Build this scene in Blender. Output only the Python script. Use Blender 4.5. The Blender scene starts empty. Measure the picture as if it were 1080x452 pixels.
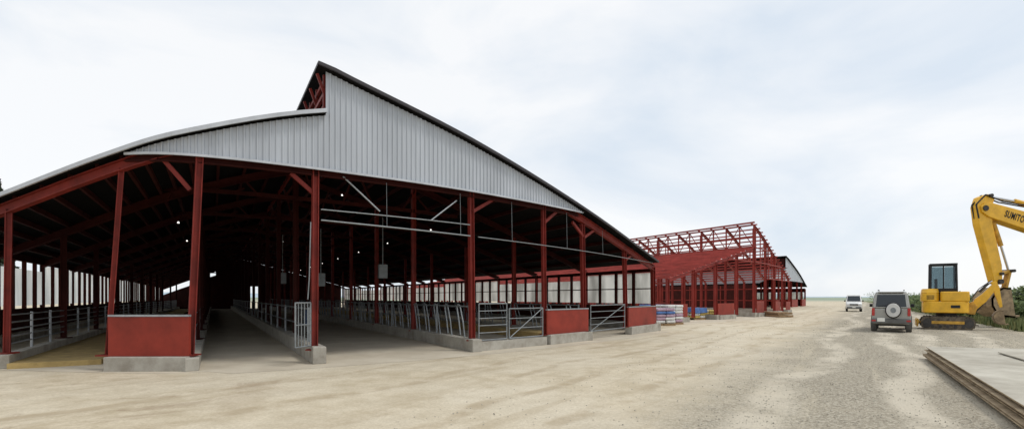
import bpy, bmesh, math, random
from mathutils import Vector, Matrix
random.seed(7)
R = math.radians
scene = bpy.context.scene
COL = scene.collection

# ------------------------------------------------------------------ materials
def nodes_of(m):
    m.use_nodes = True
    nt = m.node_tree
    return nt, nt.nodes, nt.links

def mat(name, c, rough=0.6, metal=0.0, var=0.15, scale=3.0, bump=0.0, bscale=40.0, c2=None, coat=0.0, stretch=None, spec=None):
    m = bpy.data.materials.new(name)
    nt, N, L = nodes_of(m)
    b = N['Principled BSDF']
    b.inputs['Roughness'].default_value = rough
    b.inputs['Metallic'].default_value = metal
    b.inputs['Coat Weight'].default_value = coat
    if spec is not None: b.inputs['Specular IOR Level'].default_value = spec
    tc = N.new('ShaderNodeTexCoord')
    src = tc.outputs['Object']
    if stretch:
        mp = N.new('ShaderNodeMapping'); mp.inputs['Scale'].default_value = stretch
        L.new(src, mp.inputs['Vector']); src = mp.outputs['Vector']
    n = N.new('ShaderNodeTexNoise'); n.inputs['Scale'].default_value = scale
    n.inputs['Detail'].default_value = 6; n.inputs['Roughness'].default_value = 0.65
    L.new(src, n.inputs['Vector'])
    r = N.new('ShaderNodeValToRGB')
    r.color_ramp.elements[0].position = 0.32; r.color_ramp.elements[1].position = 0.7
    d = c2 if c2 else tuple(x*(1-var*1.6) for x in c)
    u = c if c2 else tuple(min(1, x*(1+var)) for x in c)
    r.color_ramp.elements[0].color = (*d, 1); r.color_ramp.elements[1].color = (*u, 1)
    L.new(n.outputs['Fac'], r.inputs['Fac']); L.new(r.outputs['Color'], b.inputs['Base Color'])
    if bump > 0:
        n2 = N.new('ShaderNodeTexNoise'); n2.inputs['Scale'].default_value = bscale; n2.inputs['Detail'].default_value = 4
        L.new(src, n2.inputs['Vector'])
        bp = N.new('ShaderNodeBump'); bp.inputs['Strength'].default_value = bump; bp.inputs['Distance'].default_value = 0.02
        L.new(n2.outputs['Fac'], bp.inputs['Height']); L.new(bp.outputs['Normal'], b.inputs['Normal'])
    return m

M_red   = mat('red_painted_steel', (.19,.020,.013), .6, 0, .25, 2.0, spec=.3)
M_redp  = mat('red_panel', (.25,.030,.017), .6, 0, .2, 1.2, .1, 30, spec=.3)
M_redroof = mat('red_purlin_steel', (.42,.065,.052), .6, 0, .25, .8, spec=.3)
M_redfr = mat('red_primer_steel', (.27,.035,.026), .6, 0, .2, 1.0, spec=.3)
M_redshade = mat('shade_toned_red_steel', (.045,.008,.006), .7, 0, .25, 2.0, spec=.12)  # darker copy of the frame red, interior shade put into the colour
M_galv  = mat('galvanised_steel', (.34,.36,.38), .45, .5, .12, 8.0)
M_galvd = mat('dull_galvanised_steel', (.24,.26,.27), .55, .4, .15, 8.0)
M_clad  = mat('grey_metal_cladding', (.47,.50,.54), .5, .1, .10, .5, stretch=(3,3,.35))
M_cladjoint = mat('cladding_trim', (.50,.52,.55), .45, .2, .1, 2)
M_roofu = mat('roof_underside_shade_toned', (.010,.009,.009), .9, 0, .2, 1.0, spec=.08)  # near-black: the gloom under the roof is painted into this side
M_rooft = mat('roof_sheet', (.25,.27,.29), .5, .3, .1, 1.0)
M_roofd = mat('dark_roof_sheet', (.075,.05,.05), .6, .1, .2, 1.0)
M_conc  = mat('concrete', (.45,.43,.38), .9, 0, .18, 2.5, .3, 60, c2=(.26,.235,.195))
M_slab  = mat('dusty_concrete_floor', (.60,.54,.43), .95, 0, .18, .9, .25, 30, c2=(.46,.40,.31), spec=.2)
M_beam_dk = mat('dark_trim', (.035,.03,.035), .6)
M_bed   = mat('stall_bedding', (.42,.30,.12), .95, 0, .2, 3.0, .4, 60)
M_black = mat('black_rubber', (.02,.02,.022), .8, 0, .3, 6)
M_yel   = mat('yellow_machine_paint', (.80,.44,.02), .45, 0, .14, 2.0, coat=.15)
M_yel2  = mat('yellow_worn_paint', (.60,.33,.04), .55, 0, .25, 4.0)
M_dkmetal = mat('dark_steel', (.06,.055,.05), .55, .4, .3, 5)
M_track = mat('muddy_track_rubber', (.13,.105,.075), .9, 0, .5, 7, .3, 40)
M_bucket = mat('worn_rusty_steel', (.33,.24,.14), .7, .15, .4, 3, .2, 30)
M_chrome = mat('hydraulic_rod', (.6,.6,.6), .2, .9, .05, 3)
M_silver = mat('silver_car_paint', (.36,.355,.325), .35, .4, .08, 2, coat=.5)
M_silvdk = mat('dark_grey_cladding', (.13,.13,.125), .5, .1, .2, 3)
M_white = mat('white_paint', (.75,.75,.73), .4, 0, .06, 3, coat=.3)
M_cover = mat('spare_cover_grey_white', (.58,.58,.56), .4, .1, .08, 3, coat=.3)
M_tail  = mat('red_tail_lamp', (.45,.02,.015), .25, 0, .1, 5, coat=.5)
M_lamp  = mat('clear_lamp', (.75,.77,.78), .15, .3, .05, 5)
M_plate = mat('number_plate', (.75,.75,.7), .5, 0, .04, 5)
M_wood  = mat('plate_top', (.52,.49,.41), .85, 0, .25, 1.3, .3, 30, c2=(.33,.30,.24))
M_woode = mat('plate_rust_edge', (.50,.40,.26), .85, 0, .3, 4, .3, 30, c2=(.24,.17,.10))
M_blue  = mat('blue_tarpaulin', (.07,.16,.40), .6, 0, .25, 4, .4, 12)
M_bagw  = mat('white_bag', (.62,.62,.60), .7, 0, .15, 4, .4, 14)
M_bagp  = mat('pale_purple_bag', (.40,.27,.34), .7, 0, .15, 4, .4, 14)
M_yelbag= mat('yellow_bag', (.55,.42,.12), .7, 0, .15, 4, .4, 14)
M_pallet = mat('pallet_wood', (.33,.22,.12), .85, 0, .25, 5)
M_bark  = mat('bark', (.10,.075,.05), .9, 0, .3, 8, .5, 30)
M_hill  = mat('haze_tinted_hill', (.42,.50,.56), 1.0, 0, .08, .004, spec=0)  # distance haze mixed into the hill colour
M_stone = mat('stone_grey', (.48,.44,.36), .9, 0, .35, 1.3)

def leafmat(name, a, b):
    m = bpy.data.materials.new(name)
    nt, N, L = nodes_of(m)
    p = N['Principled BSDF']; p.inputs['Roughness'].default_value = .7
    g = N.new('ShaderNodeNewGeometry')
    n = N.new('ShaderNodeTexNoise'); n.inputs['Scale'].default_value = 1.3
    L.new(g.outputs['Position'], n.inputs['Vector'])
    ad = N.new('ShaderNodeMath'); ad.operation = 'ADD'
    ml = N.new('ShaderNodeMath'); ml.operation = 'MULTIPLY'; ml.inputs[1].default_value = .5
    L.new(g.outputs['Random Per Island'], ml.inputs[0]); L.new(ml.outputs[0], ad.inputs[0])
    ml2 = N.new('ShaderNodeMath'); ml2.operation='MULTIPLY'; ml2.inputs[1].default_value=.6
    L.new(n.outputs['Fac'], ml2.inputs[0]); L.new(ml2.outputs[0], ad.inputs[1])
    r = N.new('ShaderNodeValToRGB')
    r.color_ramp.elements[0].color = (*a,1); r.color_ramp.elements[1].color = (*b,1)
    r.color_ramp.elements[0].position=.2; r.color_ramp.elements[1].position=.85
    L.new(ad.outputs[0], r.inputs['Fac']); L.new(r.outputs['Color'], p.inputs['Base Color'])
    return m
M_leaf = leafmat('shrub_leaves', (.03,.06,.016), (.15,.20,.05))
M_conifer = leafmat('conifer_needles', (.01,.02,.01), (.03,.055,.02))
M_dry = leafmat('verge_grass_blades', (.06,.10,.025), (.28,.28,.11))

def glassmat():
    m = bpy.data.materials.new('dark_glass')
    nt, N, L = nodes_of(m)
    p = N['Principled BSDF']; p.inputs['Base Color'].default_value = (.02,.025,.03,1)
    p.inputs['Roughness'].default_value = .08
    p.inputs['Specular IOR Level'].default_value = .6
    return m
M_glass = glassmat()

def curtainmat(name,lo,hi):
    m = bpy.data.materials.new(name)
    nt, N, L = nodes_of(m)
    out = N['Material Output']; N.remove(N['Principled BSDF'])
    d = N.new('ShaderNodeBsdfDiffuse'); t = N.new('ShaderNodeBsdfTranslucent'); mx = N.new('ShaderNodeMixShader')
    tc = N.new('ShaderNodeNewGeometry'); mp = N.new('ShaderNodeMapping'); mp.inputs['Scale'].default_value=(1.0,1.0,.3)
    n = N.new('ShaderNodeTexNoise'); n.inputs['Scale'].default_value = 1.1; n.inputs['Detail'].default_value=6
    r = N.new('ShaderNodeValToRGB'); r.color_ramp.elements[0].position=.36; r.color_ramp.elements[1].position=.62
    r.color_ramp.elements[0].color=(*lo,1); r.color_ramp.elements[1].color=(*hi,1)
    L.new(tc.outputs['Position'], mp.inputs[0]); L.new(mp.outputs[0], n.inputs['Vector']); L.new(n.outputs['Fac'], r.inputs['Fac'])
    L.new(r.outputs[0], d.inputs[0]); L.new(r.outputs[0], t.inputs[0])
    mx.inputs[0].default_value = .88
    L.new(d.outputs[0], mx.inputs[1]); L.new(t.outputs[0], mx.inputs[2]); L.new(mx.outputs[0], out.inputs['Surface'])
    return m
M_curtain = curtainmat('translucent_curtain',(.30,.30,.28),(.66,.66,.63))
M_curtain_lit = curtainmat('translucent_curtain_lit_tone',(.60,.63,.64),(.92,.94,.94))  # lighter copy for the left wall, stronger daylight put into the cloth colour
def emat():
    m=bpy.data.materials.new('glowing_roof_dot'); nt,N,L=nodes_of(m); p=N['Principled BSDF']
    p.inputs['Base Color'].default_value=(.9,.9,.9,1); p.inputs['Emission Color'].default_value=(1,.97,.92,1); p.inputs['Emission Strength'].default_value=1.6
    return m
M_lit=emat()  # emission for the added roof dots, no lamp behind it

# ------------------------------------------------------------------ mesh builder
class MB:
    def __init__(s): s.v=[]; s.f=[]; s.mi=[]
    def add(s, vs, fs, mi=0):
        o=len(s.v); s.v += [tuple(v) for v in vs]
        s.f += [tuple(i+o for i in f) for f in fs]; s.mi += [mi]*len(fs); return s
    def prism(s, ring0, ring1, mi=0, cap=True):
        n=len(ring0)
        fs=[(i,(i+1)%n,n+(i+1)%n,n+i) for i in range(n)]
        if cap: fs += [tuple(range(n))[::-1], tuple(range(n,2*n))]
        return s.add(list(ring0)+list(ring1), fs, mi)
    def box(s, c, d, mi=0, rz=0.0):
        x,y,z=d[0]/2,d[1]/2,d[2]/2; cs,sn=math.cos(rz),math.sin(rz)
        def P(a,b,e): return (c[0]+a*cs-b*sn, c[1]+a*sn+b*cs, c[2]+e)
        r0=[P(-x,-y,-z),P(x,-y,-z),P(x,y,-z),P(-x,y,-z)]
        r1=[P(-x,-y,z),P(x,-y,z),P(x,y,z),P(-x,y,z)]
        return s.prism(r0,r1,mi)
    def frame(s,p0,p1,up=(0,0,1)):
        p0=Vector(p0);p1=Vector(p1);d=(p1-p0).normalized();u=Vector(up)
        if abs(d.dot(u))>.98: u=Vector((.8,.6,0))
        a=d.cross(u).normalized(); b=a.cross(d).normalized()
        return p0,p1,a,b
    def beam(s,p0,p1,w,h,mi=0,up=(0,0,1)):
        p0,p1,a,b=s.frame(p0,p1,up); q=[(-w/2,-h/2),(w/2,-h/2),(w/2,h/2),(-w/2,h/2)]
        return s.prism([p0+a*x+b*y for x,y in q],[p1+a*x+b*y for x,y in q],mi)
    def ibeam(s,p0,p1,w,h,mi=0,up=(0,0,1),t=.02):
        p0,p1,a,b=s.frame(p0,p1,up)
        W,H=w/2,h/2
        q=[(-W,-H),(W,-H),(W,-H+t),(t/2,-H+t),(t/2,H-t),(W,H-t),(W,H),(-W,H),(-W,H-t),(-t/2,H-t),(-t/2,-H+t),(-W,-H+t)]
        return s.prism([p0+a*x+b*y for x,y in q],[p1+a*x+b*y for x,y in q],mi)
    def tube(s,p0,p1,r,n=8,mi=0,r1=None):
        p0,p1,a,b=s.frame(p0,p1); r1=r if r1 is None else r1
        A=[2*math.pi*i/n for i in range(n)]
        return s.prism([p0+(a*math.cos(t)+b*math.sin(t))*r for t in A],[p1+(a*math.cos(t)+b*math.sin(t))*r1 for t in A],mi)
    def path(s,pts,r,n=8,mi=0):
        for i in range(len(pts)-1): s.tube(pts[i],pts[i+1],r,n,mi)
        return s
    def sidepoly(s,poly,y0,y1,mi=0):
        return s.prism([(x,y0,z) for x,z in poly],[(x,y1,z) for x,z in poly],mi)
    def obj(s,name,mats,parent=None,ploc=None,smooth=False,bevel=0,label=None):
        me=bpy.data.meshes.new(name); me.from_pydata(s.v,[],s.f)
        for m in mats: me.materials.append(m)
        for p,i in zip(me.polygons,s.mi): p.material_index=i
        bm=bmesh.new(); bm.from_mesh(me); bmesh.ops.recalc_face_normals(bm,faces=bm.faces); bm.to_mesh(me); bm.free()
        if smooth:
            for p in me.polygons: p.use_smooth=True
            me.set_sharp_from_angle(angle=R(38))
        o=bpy.data.objects.new(name,me); COL.objects.link(o)
        if parent:
            o.parent=parent
            if ploc is not None: o.matrix_parent_inverse=Matrix.Translation(-Vector(ploc))
        if bevel:
            b=o.modifiers.new('bevel','BEVEL'); b.width=bevel; b.segments=2; b.limit_method='ANGLE'; b.angle_limit=R(40)
        if label: o['label']=label
        return o

def empty(name,loc,label,cat,rz=0,scale=(1,1,1),group=None):
    e=bpy.data.objects.new(name,None); COL.objects.link(e); e.location=loc; e.rotation_euler=(0,0,rz); e.scale=scale
    e.empty_display_size=.3; e['label']=label; e['category']=cat
    if group: e['group']=group
    return e
def top(o,label,cat,group=None):
    o['label']=label; o['category']=cat
    if group: o['group']=group
    return o
def copy_at(o,off,parent=None,ploc=None):
    c=o.copy(); c.location=Vector(o.location)+Vector(off); COL.objects.link(c)
    return c

# ------------------------------------------------------------------ barn tools
LD = Vector((-.5036,.8639,0))
ND = Vector((.8639,.5036,0))
def cr(a,b,c,d,t):
    return .5*((2*b)+(-a+c)*t+(2*a-5*b+4*c-d)*t*t+(-a+3*b-3*c+d)*t**3)
class Facade:
    def __init__(s,pts,hl,hr,ridge):
        s.p=pts; s.hl=hl; s.hr=hr; s.k=ridge; s.n=len(pts)-1
    def _i(s,arr,u):
        n=len(arr)-1; u=max(0,min(n-1e-6,u)); i=int(u); t=u-i
        def g(j):
            if j<0: return 2*arr[0]-arr[1]
            if j>n: return 2*arr[n]-arr[n-1]
            return arr[j]
        return cr(g(i-1),g(i),g(i+1),g(i+2),t)
    def xy(s,u): return Vector((s._i([p[0] for p in s.p],u), s._i([p[1] for p in s.p],u),0))
    def L(s,u): return s._i(s.hl,u)
    def Rr(s,u): return s._i(s.hr,u-s.k)
    def h(s,u): return s.L(u) if u<s.k else s.Rr(u)
    def P(s,u,z,d=0.0): return s.xy(u)+LD*d+Vector((0,0,z))

def rng(a,b,n): return [a+(b-a)*i/n for i in range(n+1)]

def roof_obj(F,us,hf,length,front,parent,loc,name='roof',mats=None):
    m=MB(); n=len(us); T=.07
    vs=[]
    for d in (-front,length):
        for u in us: vs.append(F.P(u,hf(u)+.12,d))
        for u in us: vs.append(F.P(u,hf(u)+.12+T,d))
    o2=2*n; fs=[];mi=[]
    for i in range(n-1):
        fs+= [(i,i+1,o2+i+1,o2+i)]; mi+=[0]; fs+=[(n+i,n+i+1,o2+n+i+1,o2+n+i)]; mi+=[1]
        fs+=[(i,i+1,n+i+1,n+i)]; mi+=[2]; fs+=[(o2+i,o2+i+1,o2+n+i+1,o2+n+i)]; mi+=[2]
    fs+=[(0,n,o2+n,o2)]; mi+=[2]; fs+=[(n-1,2*n-1,o2+2*n-1,o2+n-1)]; mi+=[2]
    m.v=[tuple(v) for v in vs]; m.f=fs; m.mi=mi
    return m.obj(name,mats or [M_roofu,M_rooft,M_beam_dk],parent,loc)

def rafter(F,us,hf,parent,loc,mt,h=.3,w=.14,drop=.0,name='rafter'):
    m=MB()
    for a,b in zip(us[:-1],us[1:]):
        m.ibeam(F.P(a,hf(a)-h/2-drop),F.P(b,hf(b)-h/2-drop),w,h,0,(0,0,1))
    return m.obj(name,[mt],parent,loc)

def cladding(F,parent,loc,zb=4.54,step=.2,off=-.16,umin=0):
    m=MB(); N=3000
    prev=None; s=0; tab=[]
    for i in range(N+1):
        u=F.n*i/N; p=F.xy(u)
        if prev is not None: s+=(p-prev).length
        tab.append((s,u)); prev=p
    def u_at(sv):
        lo,hi=0,N
        while hi-lo>1:
            mid=(lo+hi)//2
            if tab[mid][0]<sv: lo=mid
            else: hi=mid
        t=(sv-tab[lo][0])/max(1e-9,tab[hi][0]-tab[lo][0]); return tab[lo][1]+t*(tab[hi][1]-tab[lo][1])
    tot=tab[-1][0]; cols=[]; sv=0
    pat=[(0,0),(.11,0),(.135,.028),(.175,.028),(.2,0)]
    while sv<tot:
        for ds,o in pat[:-1]:
            q=sv+ds*step/.2
            if q<tot: cols.append((u_at(q),o))
        sv+=step
    def run(cs,hf):
        pr=None
        for u,o in cs:
            ht=hf(u)+.08
            if ht<=zb+.03 or u<umin: pr=None; continue
            a=F.P(u,zb,off-o); b=F.P(u,ht,off-o)
            if pr: m.add([pr[0],a,b,pr[1]],[(0,1,2,3)])
            pr=(a,b)
    run([c for c in cols if c[0]<F.k]+[(F.k,0)],F.L)
    run([(F.k,0)]+[c for c in cols if c[0]>F.k],F.Rr)
    return m.obj('gable_wall',[M_clad],parent,loc)

# ================================================================== BARN 1
F1=Facade([(-13.8,11.9),(-11.2,11.35),(-8.65,10.95),(-6.9,10.98),(-4.49,12.26),(-1.15,14.75),(2.6,18.6),(6.6,23.9)],
          [2.95,3.62,4.36,4.88,5.76],[6.80,5.76,4.45,3.02],4)
LEN=65; BAY=5.0
loc1=(-4.49,12.26,0)
B1=empty('cattle_barn',loc1,'long open-fronted cattle barn with red steel frame and ribbed grey gable','barn')
lu=rng(-0.0,4.0,24); ru=rng(4,7,26)
ru_o=rng(3.94,7,27)
def hro(u):
    return F1.Rr(u) if u>=4 else F1.Rr(4)+(4-u)*.35
roof_obj(F1,lu,F1.L,LEN,.3,B1,loc1,'roof')['label']='lower roof slope with shade painted into its underside'
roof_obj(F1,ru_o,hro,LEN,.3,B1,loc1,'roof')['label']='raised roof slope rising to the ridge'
m=MB()
for a,b in zip(lu[:-1],lu[1:]): m.beam(F1.P(a,F1.L(a)+.155,-.33),F1.P(b,F1.L(b)+.155,-.33),.04,.085)
m.obj('roof_trim',[M_cladjoint],B1,loc1)
m=MB()
for a,b in zip(ru_o[:-1],ru_o[1:]): m.beam(F1.P(a,hro(a)+.16,-.33),F1.P(b,hro(b)+.16,-.33),.05,.075)
m.obj('roof_trim',[M_beam_dk],B1,loc1)
cladding(F1,B1,loc1,umin=2.25,step=.13)
m=MB(); cu=[u for u in rng(2.22,6,60) if F1.h(u)>4.45]
for a,b in zip(cu[:-1],cu[1:]): m.beam(F1.P(a,4.55,-.21),F1.P(b,4.55,-.21),.04,.05)
m.obj('wall_trim',[M_cladjoint],B1,loc1)
m=MB()
for a,b in zip(cu[:-1],cu[1:]): m.ibeam(F1.P(a,4.5,-.02),F1.P(b,4.5,-.02),.12,.16)
m.obj('header_beam',[M_redshade],B1,loc1)

nb=int(LEN/BAY)
rafter(F1,lu[::2],F1.L,B1,loc1,M_red,.22); rafter(F1,ru[::2],F1.Rr,B1,loc1,M_red,.24)
r1=rafter(F1,lu[::2],F1.L,B1,loc1,M_redshade,.22,.12); r2=rafter(F1,ru[::2],F1.Rr,B1,loc1,M_redshade,.22,.12)
for o in (r1,r2): o.location=LD*BAY
for k in range(2,nb+1):
    copy_at(r1,LD*BAY*(k-1)); copy_at(r2,LD*BAY*(k-1))
m=MB()
us=rng(2.4,5.4,12)
for a,b in zip(us[:-1],us[1:]): m.beam(F1.P(a,4.75),F1.P(b,4.75),.1,.12)
for i,u in enumerate(us[1:-1]):
    m.beam(F1.P(u,4.75),F1.P(u+(.12 if i%2 else -.12),F1.h(u)-.3),.06,.06)
tr=m.obj('tie_truss',[M_redshade],B1,loc1)
tr.location=LD*BAY
for k in range(2,nb+1): copy_at(tr,LD*BAY*(k-1))
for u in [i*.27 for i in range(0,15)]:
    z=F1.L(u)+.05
    MB().beam(F1.P(u,z,0),F1.P(u,z,LEN),.07,.13).obj('purlin',[M_redshade],B1,loc1)
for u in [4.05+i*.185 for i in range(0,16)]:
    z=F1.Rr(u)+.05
    MB().beam(F1.P(u,z,0),F1.P(u,z,LEN),.07,.13).obj('purlin',[M_redshade],B1,loc1)
m=MB()
for z in (5.75,6.1,6.4,6.7): m.beam(F1.P(4,z,0),F1.P(4,z,LEN),.07,.08)
d=0
while d<=LEN:
    m.beam(F1.P(4,5.7,d),F1.P(4,6.85,d),.07,.07)
    m.beam(F1.P(4,6.4,d),F1.P(3.95,6.85,d),.05,.06)
    d+=1.0
m.obj('clerestory_frame',[M_red],B1,loc1)
def post(u,ztop,zb=0,w=.16,h=.24,lean=0,name='post',mt=M_red,d=0.0):
    m=MB(); p=F1.P(u,zb,d); q=F1.P(u,ztop,d); q=q+Vector((lean,0,0))
    m.ibeam(p,q,w,h,0,(0,0,1),.02)
    m.box((p.x,p.y,zb+.015),(.3,.3,.03))
    return m.obj(name,[mt],B1,loc1)
for u,z,ln,w_ in [(0,2.9,0,.13),(1,3.5,.05,.12),(2,4.3,.30,.10),(3,4.55,.2,.14),(3.93,4.6,.03,.14),(5,4.6,-.04,.14),(5.6,4.6,-.03,.12),(6,4.2,-.05,.14),(6.54,3.5,-.06,.14),(7,2.95,-.03,.17)]:
    post(u,z,.3,w_,w_,ln)
for u,z in [(0,2.9),(1,3.4),(3,4.7),(4,6.6),(5,5.6),(6,4.2),(7,2.95)]:
    o=post(u,z,.3,.13,.15,0,mt=M_red if u in (5,6,7) else M_redshade,d=BAY)  # inner rows use the red with shade painted in
    for k in range(2,nb+1):
        if u in (1,3,6) and k%2==1 and k>8: continue
        c=copy_at(o,LD*BAY*(k-1))
for (u,z,du,dz) in [(3,3.85,-.26,.6),(5,4.0,.16,.45),(5.6,4.0,.12,.45),(6,3.7,.12,.35),(6,3.75,-.12,.45),(6.54,3.1,.1,.25),(3.93,4.0,-.16,.42)]:
    MB().beam(F1.P(u,z,.02),F1.P(u+du,z+dz,.02),.07,.09).obj('knee_brace',[M_red],B1,loc1)
for a,za,b,zb in [(4.12,4.48,4.36,3.72),(4.70,3.62,4.88,4.25)]:
    MB().tube(F1.P(a,za,-.05),F1.P(b,zb,-.05),.02).obj('strut',[M_galv],B1,loc1)
zp=lambda u:3.37-.22*(u-3.9)/2.7
m=MB(); us=rng(3.97,4.97,10)
for a,b in zip(us[:-1],us[1:]): m.tube(F1.P(a,zp(a),-.14),F1.P(b,zp(b),-.14),.019)
for u in (4.4,4.9): m.tube(F1.P(u,zp(u),-.14),F1.P(u,4.45,-.1),.006,5)
m.obj('water_pipe',[M_galvd],B1,loc1,smooth=True)
m=MB(); us=rng(5.03,6.95,14)
for a,b in zip(us[:-1],us[1:]): m.tube(F1.P(a,zp(a),-.14),F1.P(b,zp(b),-.14),.014)
for u in (5.3,5.8,6.2): m.tube(F1.P(u,zp(u),-.14),F1.P(u,min(4.45,F1.h(u)-.1),-.1),.006,5)
m.obj('water_pipe',[M_galvd],B1,loc1,smooth=True)
m=MB(); us=rng(3.97,4.97,10)
for a,b in zip(us[:-1],us[1:]): m.tube(F1.P(a,3.62-.02*(a-4),-.12),F1.P(b,3.62-.02*(b-4),-.12),.015)
m.obj('water_pipe',[M_galvd],B1,loc1,smooth=True)
m=MB(); m.path([F1.P(3.9,3.3,-.15),F1.P(3.89,2.0,-.15),F1.P(3.88,1.5,-.15)],.013); m.obj('down_pipe',[M_galvd],B1,loc1,smooth=True)
def kerb(u,hh,w=.26,d0=-.35,d1=LEN,name='kerb'):
    m=MB(); z=hh/2
    m.beam(F1.P(u,z,d0),F1.P(u,z,d1),w,hh); return m.obj(name,[M_conc],B1,loc1,bevel=.02)
kerb(0,.35); kerb(1,.3); kerb(3.02,.28); kerb(3.95,.4,.3); kerb(5,.36,.3); kerb(6,.32,.3); kerb(7,.36)
def front_panel(a,b,zc,zt):
    p,q=a,b
    m=MB(); m.beam(F1.P(p,zc/2,-.16),F1.P(q,zc/2,-.16),.32,zc); m.obj('footing',[M_conc],B1,loc1,bevel=.012)
    m=MB(); m.beam(F1.P(p,(zc+zt)/2,-.14),F1.P(q,(zc+zt)/2,-.14),.06,zt-zc-.01); m.obj('wall_panel',[M_redp],B1,loc1)
    m=MB(); m.beam(F1.P(p,zt+.02,-.14),F1.P(q,zt+.02,-.14),.09,.04); m.obj('panel_cap',[M_galv],B1,loc1)
front_panel(2.03,3.0,.30,1.14)
front_panel(5.6,6.02,.32,1.12)
front_panel(6.54,7.0,.32,1.12)
m=MB(); m.beam(F1.P(5.02,.13,-.1),F1.P(5.58,.13,-.1),.3,.26)
m.obj('footing',[M_conc],B1,loc1)
def side(u,sgn,ztop):
    MB().beam(F1.P(u,.75,0),F1.P(u,.75,LEN),.06,.8).obj('side_panel',[M_redshade],B1,loc1)
    MB().beam(F1.P(u,ztop+.06,0),F1.P(u,ztop+.06,LEN),.1,.16).obj('eave_beam',[M_redshade],B1,loc1)
    cs=[]; CM=M_curtain if sgn>0 else M_curtain_lit
    for zz in (ztop-.05,ztop-.3):
        m=MB(); n=16; s0=[];s1=[]
        for i in range(n+1):
            d=.14+(BAY-.28)*i/n; nrm=ND*(.02*math.sin(i*2.4))
            s0.append(F1.P(u,1.25,d)+nrm); s1.append(F1.P(u,zz,d)+nrm)
        m.add(s0+s1,[(i,i+1,n+2+i,n+1+i) for i in range(n)]); cs.append(m.obj('curtain',[CM],B1,loc1))
    cs[1].location=LD*BAY
    mm=MB(); mm.beam(F1.P(u,1.15,1.25)-ND*.05*sgn,F1.P(u,ztop,1.25)-ND*.05*sgn,.12,.12)
    mu=mm.obj('wall_stud',[M_redshade],B1,loc1)
    if sgn>0:
        mm=MB(); mm.beam(F1.P(u,1.95,0)-ND*.07*sgn,F1.P(u,1.95,LEN)-ND*.07*sgn,.05,.05)
        mm.obj('wall_rail',[M_redshade],B1,loc1)
    for k in range(0,nb):
        if k>1:
            if sgn>0 and k%4 in (1,2): copy_at(cs[1],LD*BAY*(k-1))
            else: copy_at(cs[0],LD*BAY*k)
        for j in range(3):
            if k or j: copy_at(mu,LD*(BAY*k+1.25*j))
side(7,1,2.75); side(0,-1,2.85)
m=MB(); us=rng(.0,6.9,23)
zs=lambda u:2.2+.80*u
for a,b in zip(us[:-1],us[1:]):
    zt=lambda u:F1.h(u)+.1
    def quad(z0a,z1a,z0b,z1b): m.add([F1.P(a,z0a,LEN),F1.P(b,z0b,LEN),F1.P(b,z1b,LEN),F1.P(a,z1a,LEN)],[(0,1,2,3)])
    if b<=3.35:
        z0=0 if not (2.3<a<3.0) else 2.7
        quad(z0,zs(a)-.42,z0,zs(b)-.42)
        if zs(a)+.25<zt(a): quad(zs(a)+.25,zt(a),zs(b)+.25,max(zs(b)+.25,zt(b)))
    else:
        z0=0 if not (4.3<a<4.7) else 3.0
        quad(z0,zt(a),z0,zt(b))
m.obj('rear_wall',[M_redshade],B1,loc1)
def rails(u,z0,zs,d0,d1,r=.022,ev=2.5,mt=None):
    m=MB()
    for z in zs: m.tube(F1.P(u,z,d0),F1.P(u,z,d1),r,6)
    d=d0
    while d<=d1: m.tube(F1.P(u,z0,d),F1.P(u,max(zs)+.04,d),.03,6); d+=ev
    return m.obj('stall_rail',[mt or M_galvd],B1,loc1)
rails(1,.3,(.5,.66,.82,.98,1.15),.1,60,.018,1.7,M_galv)
rails(3.95,.4,(.8,1.25),1.2,60)
rails(5,.36,(1.28,),.2,60)
rails(6,.32,(.7,1.0,1.25),.3,60)
rails(3,.28,(.75,1.1),3,60)
def divider(u,d,zb=.36):
    m=MB(); c=F1.P(u,0,d)
    pts=[(0,.0+zb),(.12,.45+zb),(.34,.93+zb),(.50,.97+zb),(.56,.86+zb),(.40,.42+zb),(.30,.05+zb)]
    m.path([c+LD*a+Vector((0,0,z)) for a,z in pts],.022,6)
    return m.obj('stall_divider',[M_galvd],B1,loc1,smooth=True)
d5=divider(5,.5)
for k in range(1,56): copy_at(d5,LD*.95*k)
d6=divider(6,.5,.32)
for k in range(1,20): copy_at(d6,LD*1.3*k)
def gate(a,b,z0,z1,vert,hor,diag=False,off=-.1,r=.02,off2=None,mt=None):
    m=MB(); o2=off if off2 is None else off2
    A=lambda t,z:F1.P(a+(b-a)*t,z,off+(o2-off)*t)
    m.path([A(0,z0),A(1,z0),A(1,z1),A(0,z1),A(0,z0)],r)
    for i in range(1,vert): m.tube(A(i/vert,z0),A(i/vert,z1),.012,6)
    for i in range(1,hor): z=z0+(z1-z0)*i/hor; m.tube(A(0,z),A(1,z),.014,6)
    if diag: m.tube(A(0,z0),A(1,z1),.016,6)
    return m.obj('gate',[mt or M_galvd],B1,loc1,smooth=True)
gate(3.78,3.9,.42,1.42,5,2,off=-.5,off2=-.12,r=.018)
gate(5.04,5.26,.3,1.36,1,5)
gate(5.28,5.57,.3,1.2,1,3,True)
gate(6.06,6.5,.3,1.25,1,4,True)
MB().beam(F1.P(1.45,.06,.3),F1.P(1.45,.06,60),1.6,.12).obj('bedding',[M_bed],B1,loc1)
MB().beam(F1.P(5.85,.12,.8),F1.P(5.85,.12,60),1.0,.24).obj('bedding',[M_bed],B1,loc1)
for (u,d,z) in [(4.9,7.5,2.6),(4.45,10.3,2.3),(4.2,15.3,2.5)]:
    m=MB(); p=F1.P(u,z,d); m.box(p,(.34,.25,.55),0,R(25)); m.beam(p,p+Vector((0,0,2.2)),.03,.03); m.obj('control_box',[M_galvd],B1,loc1)
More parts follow.
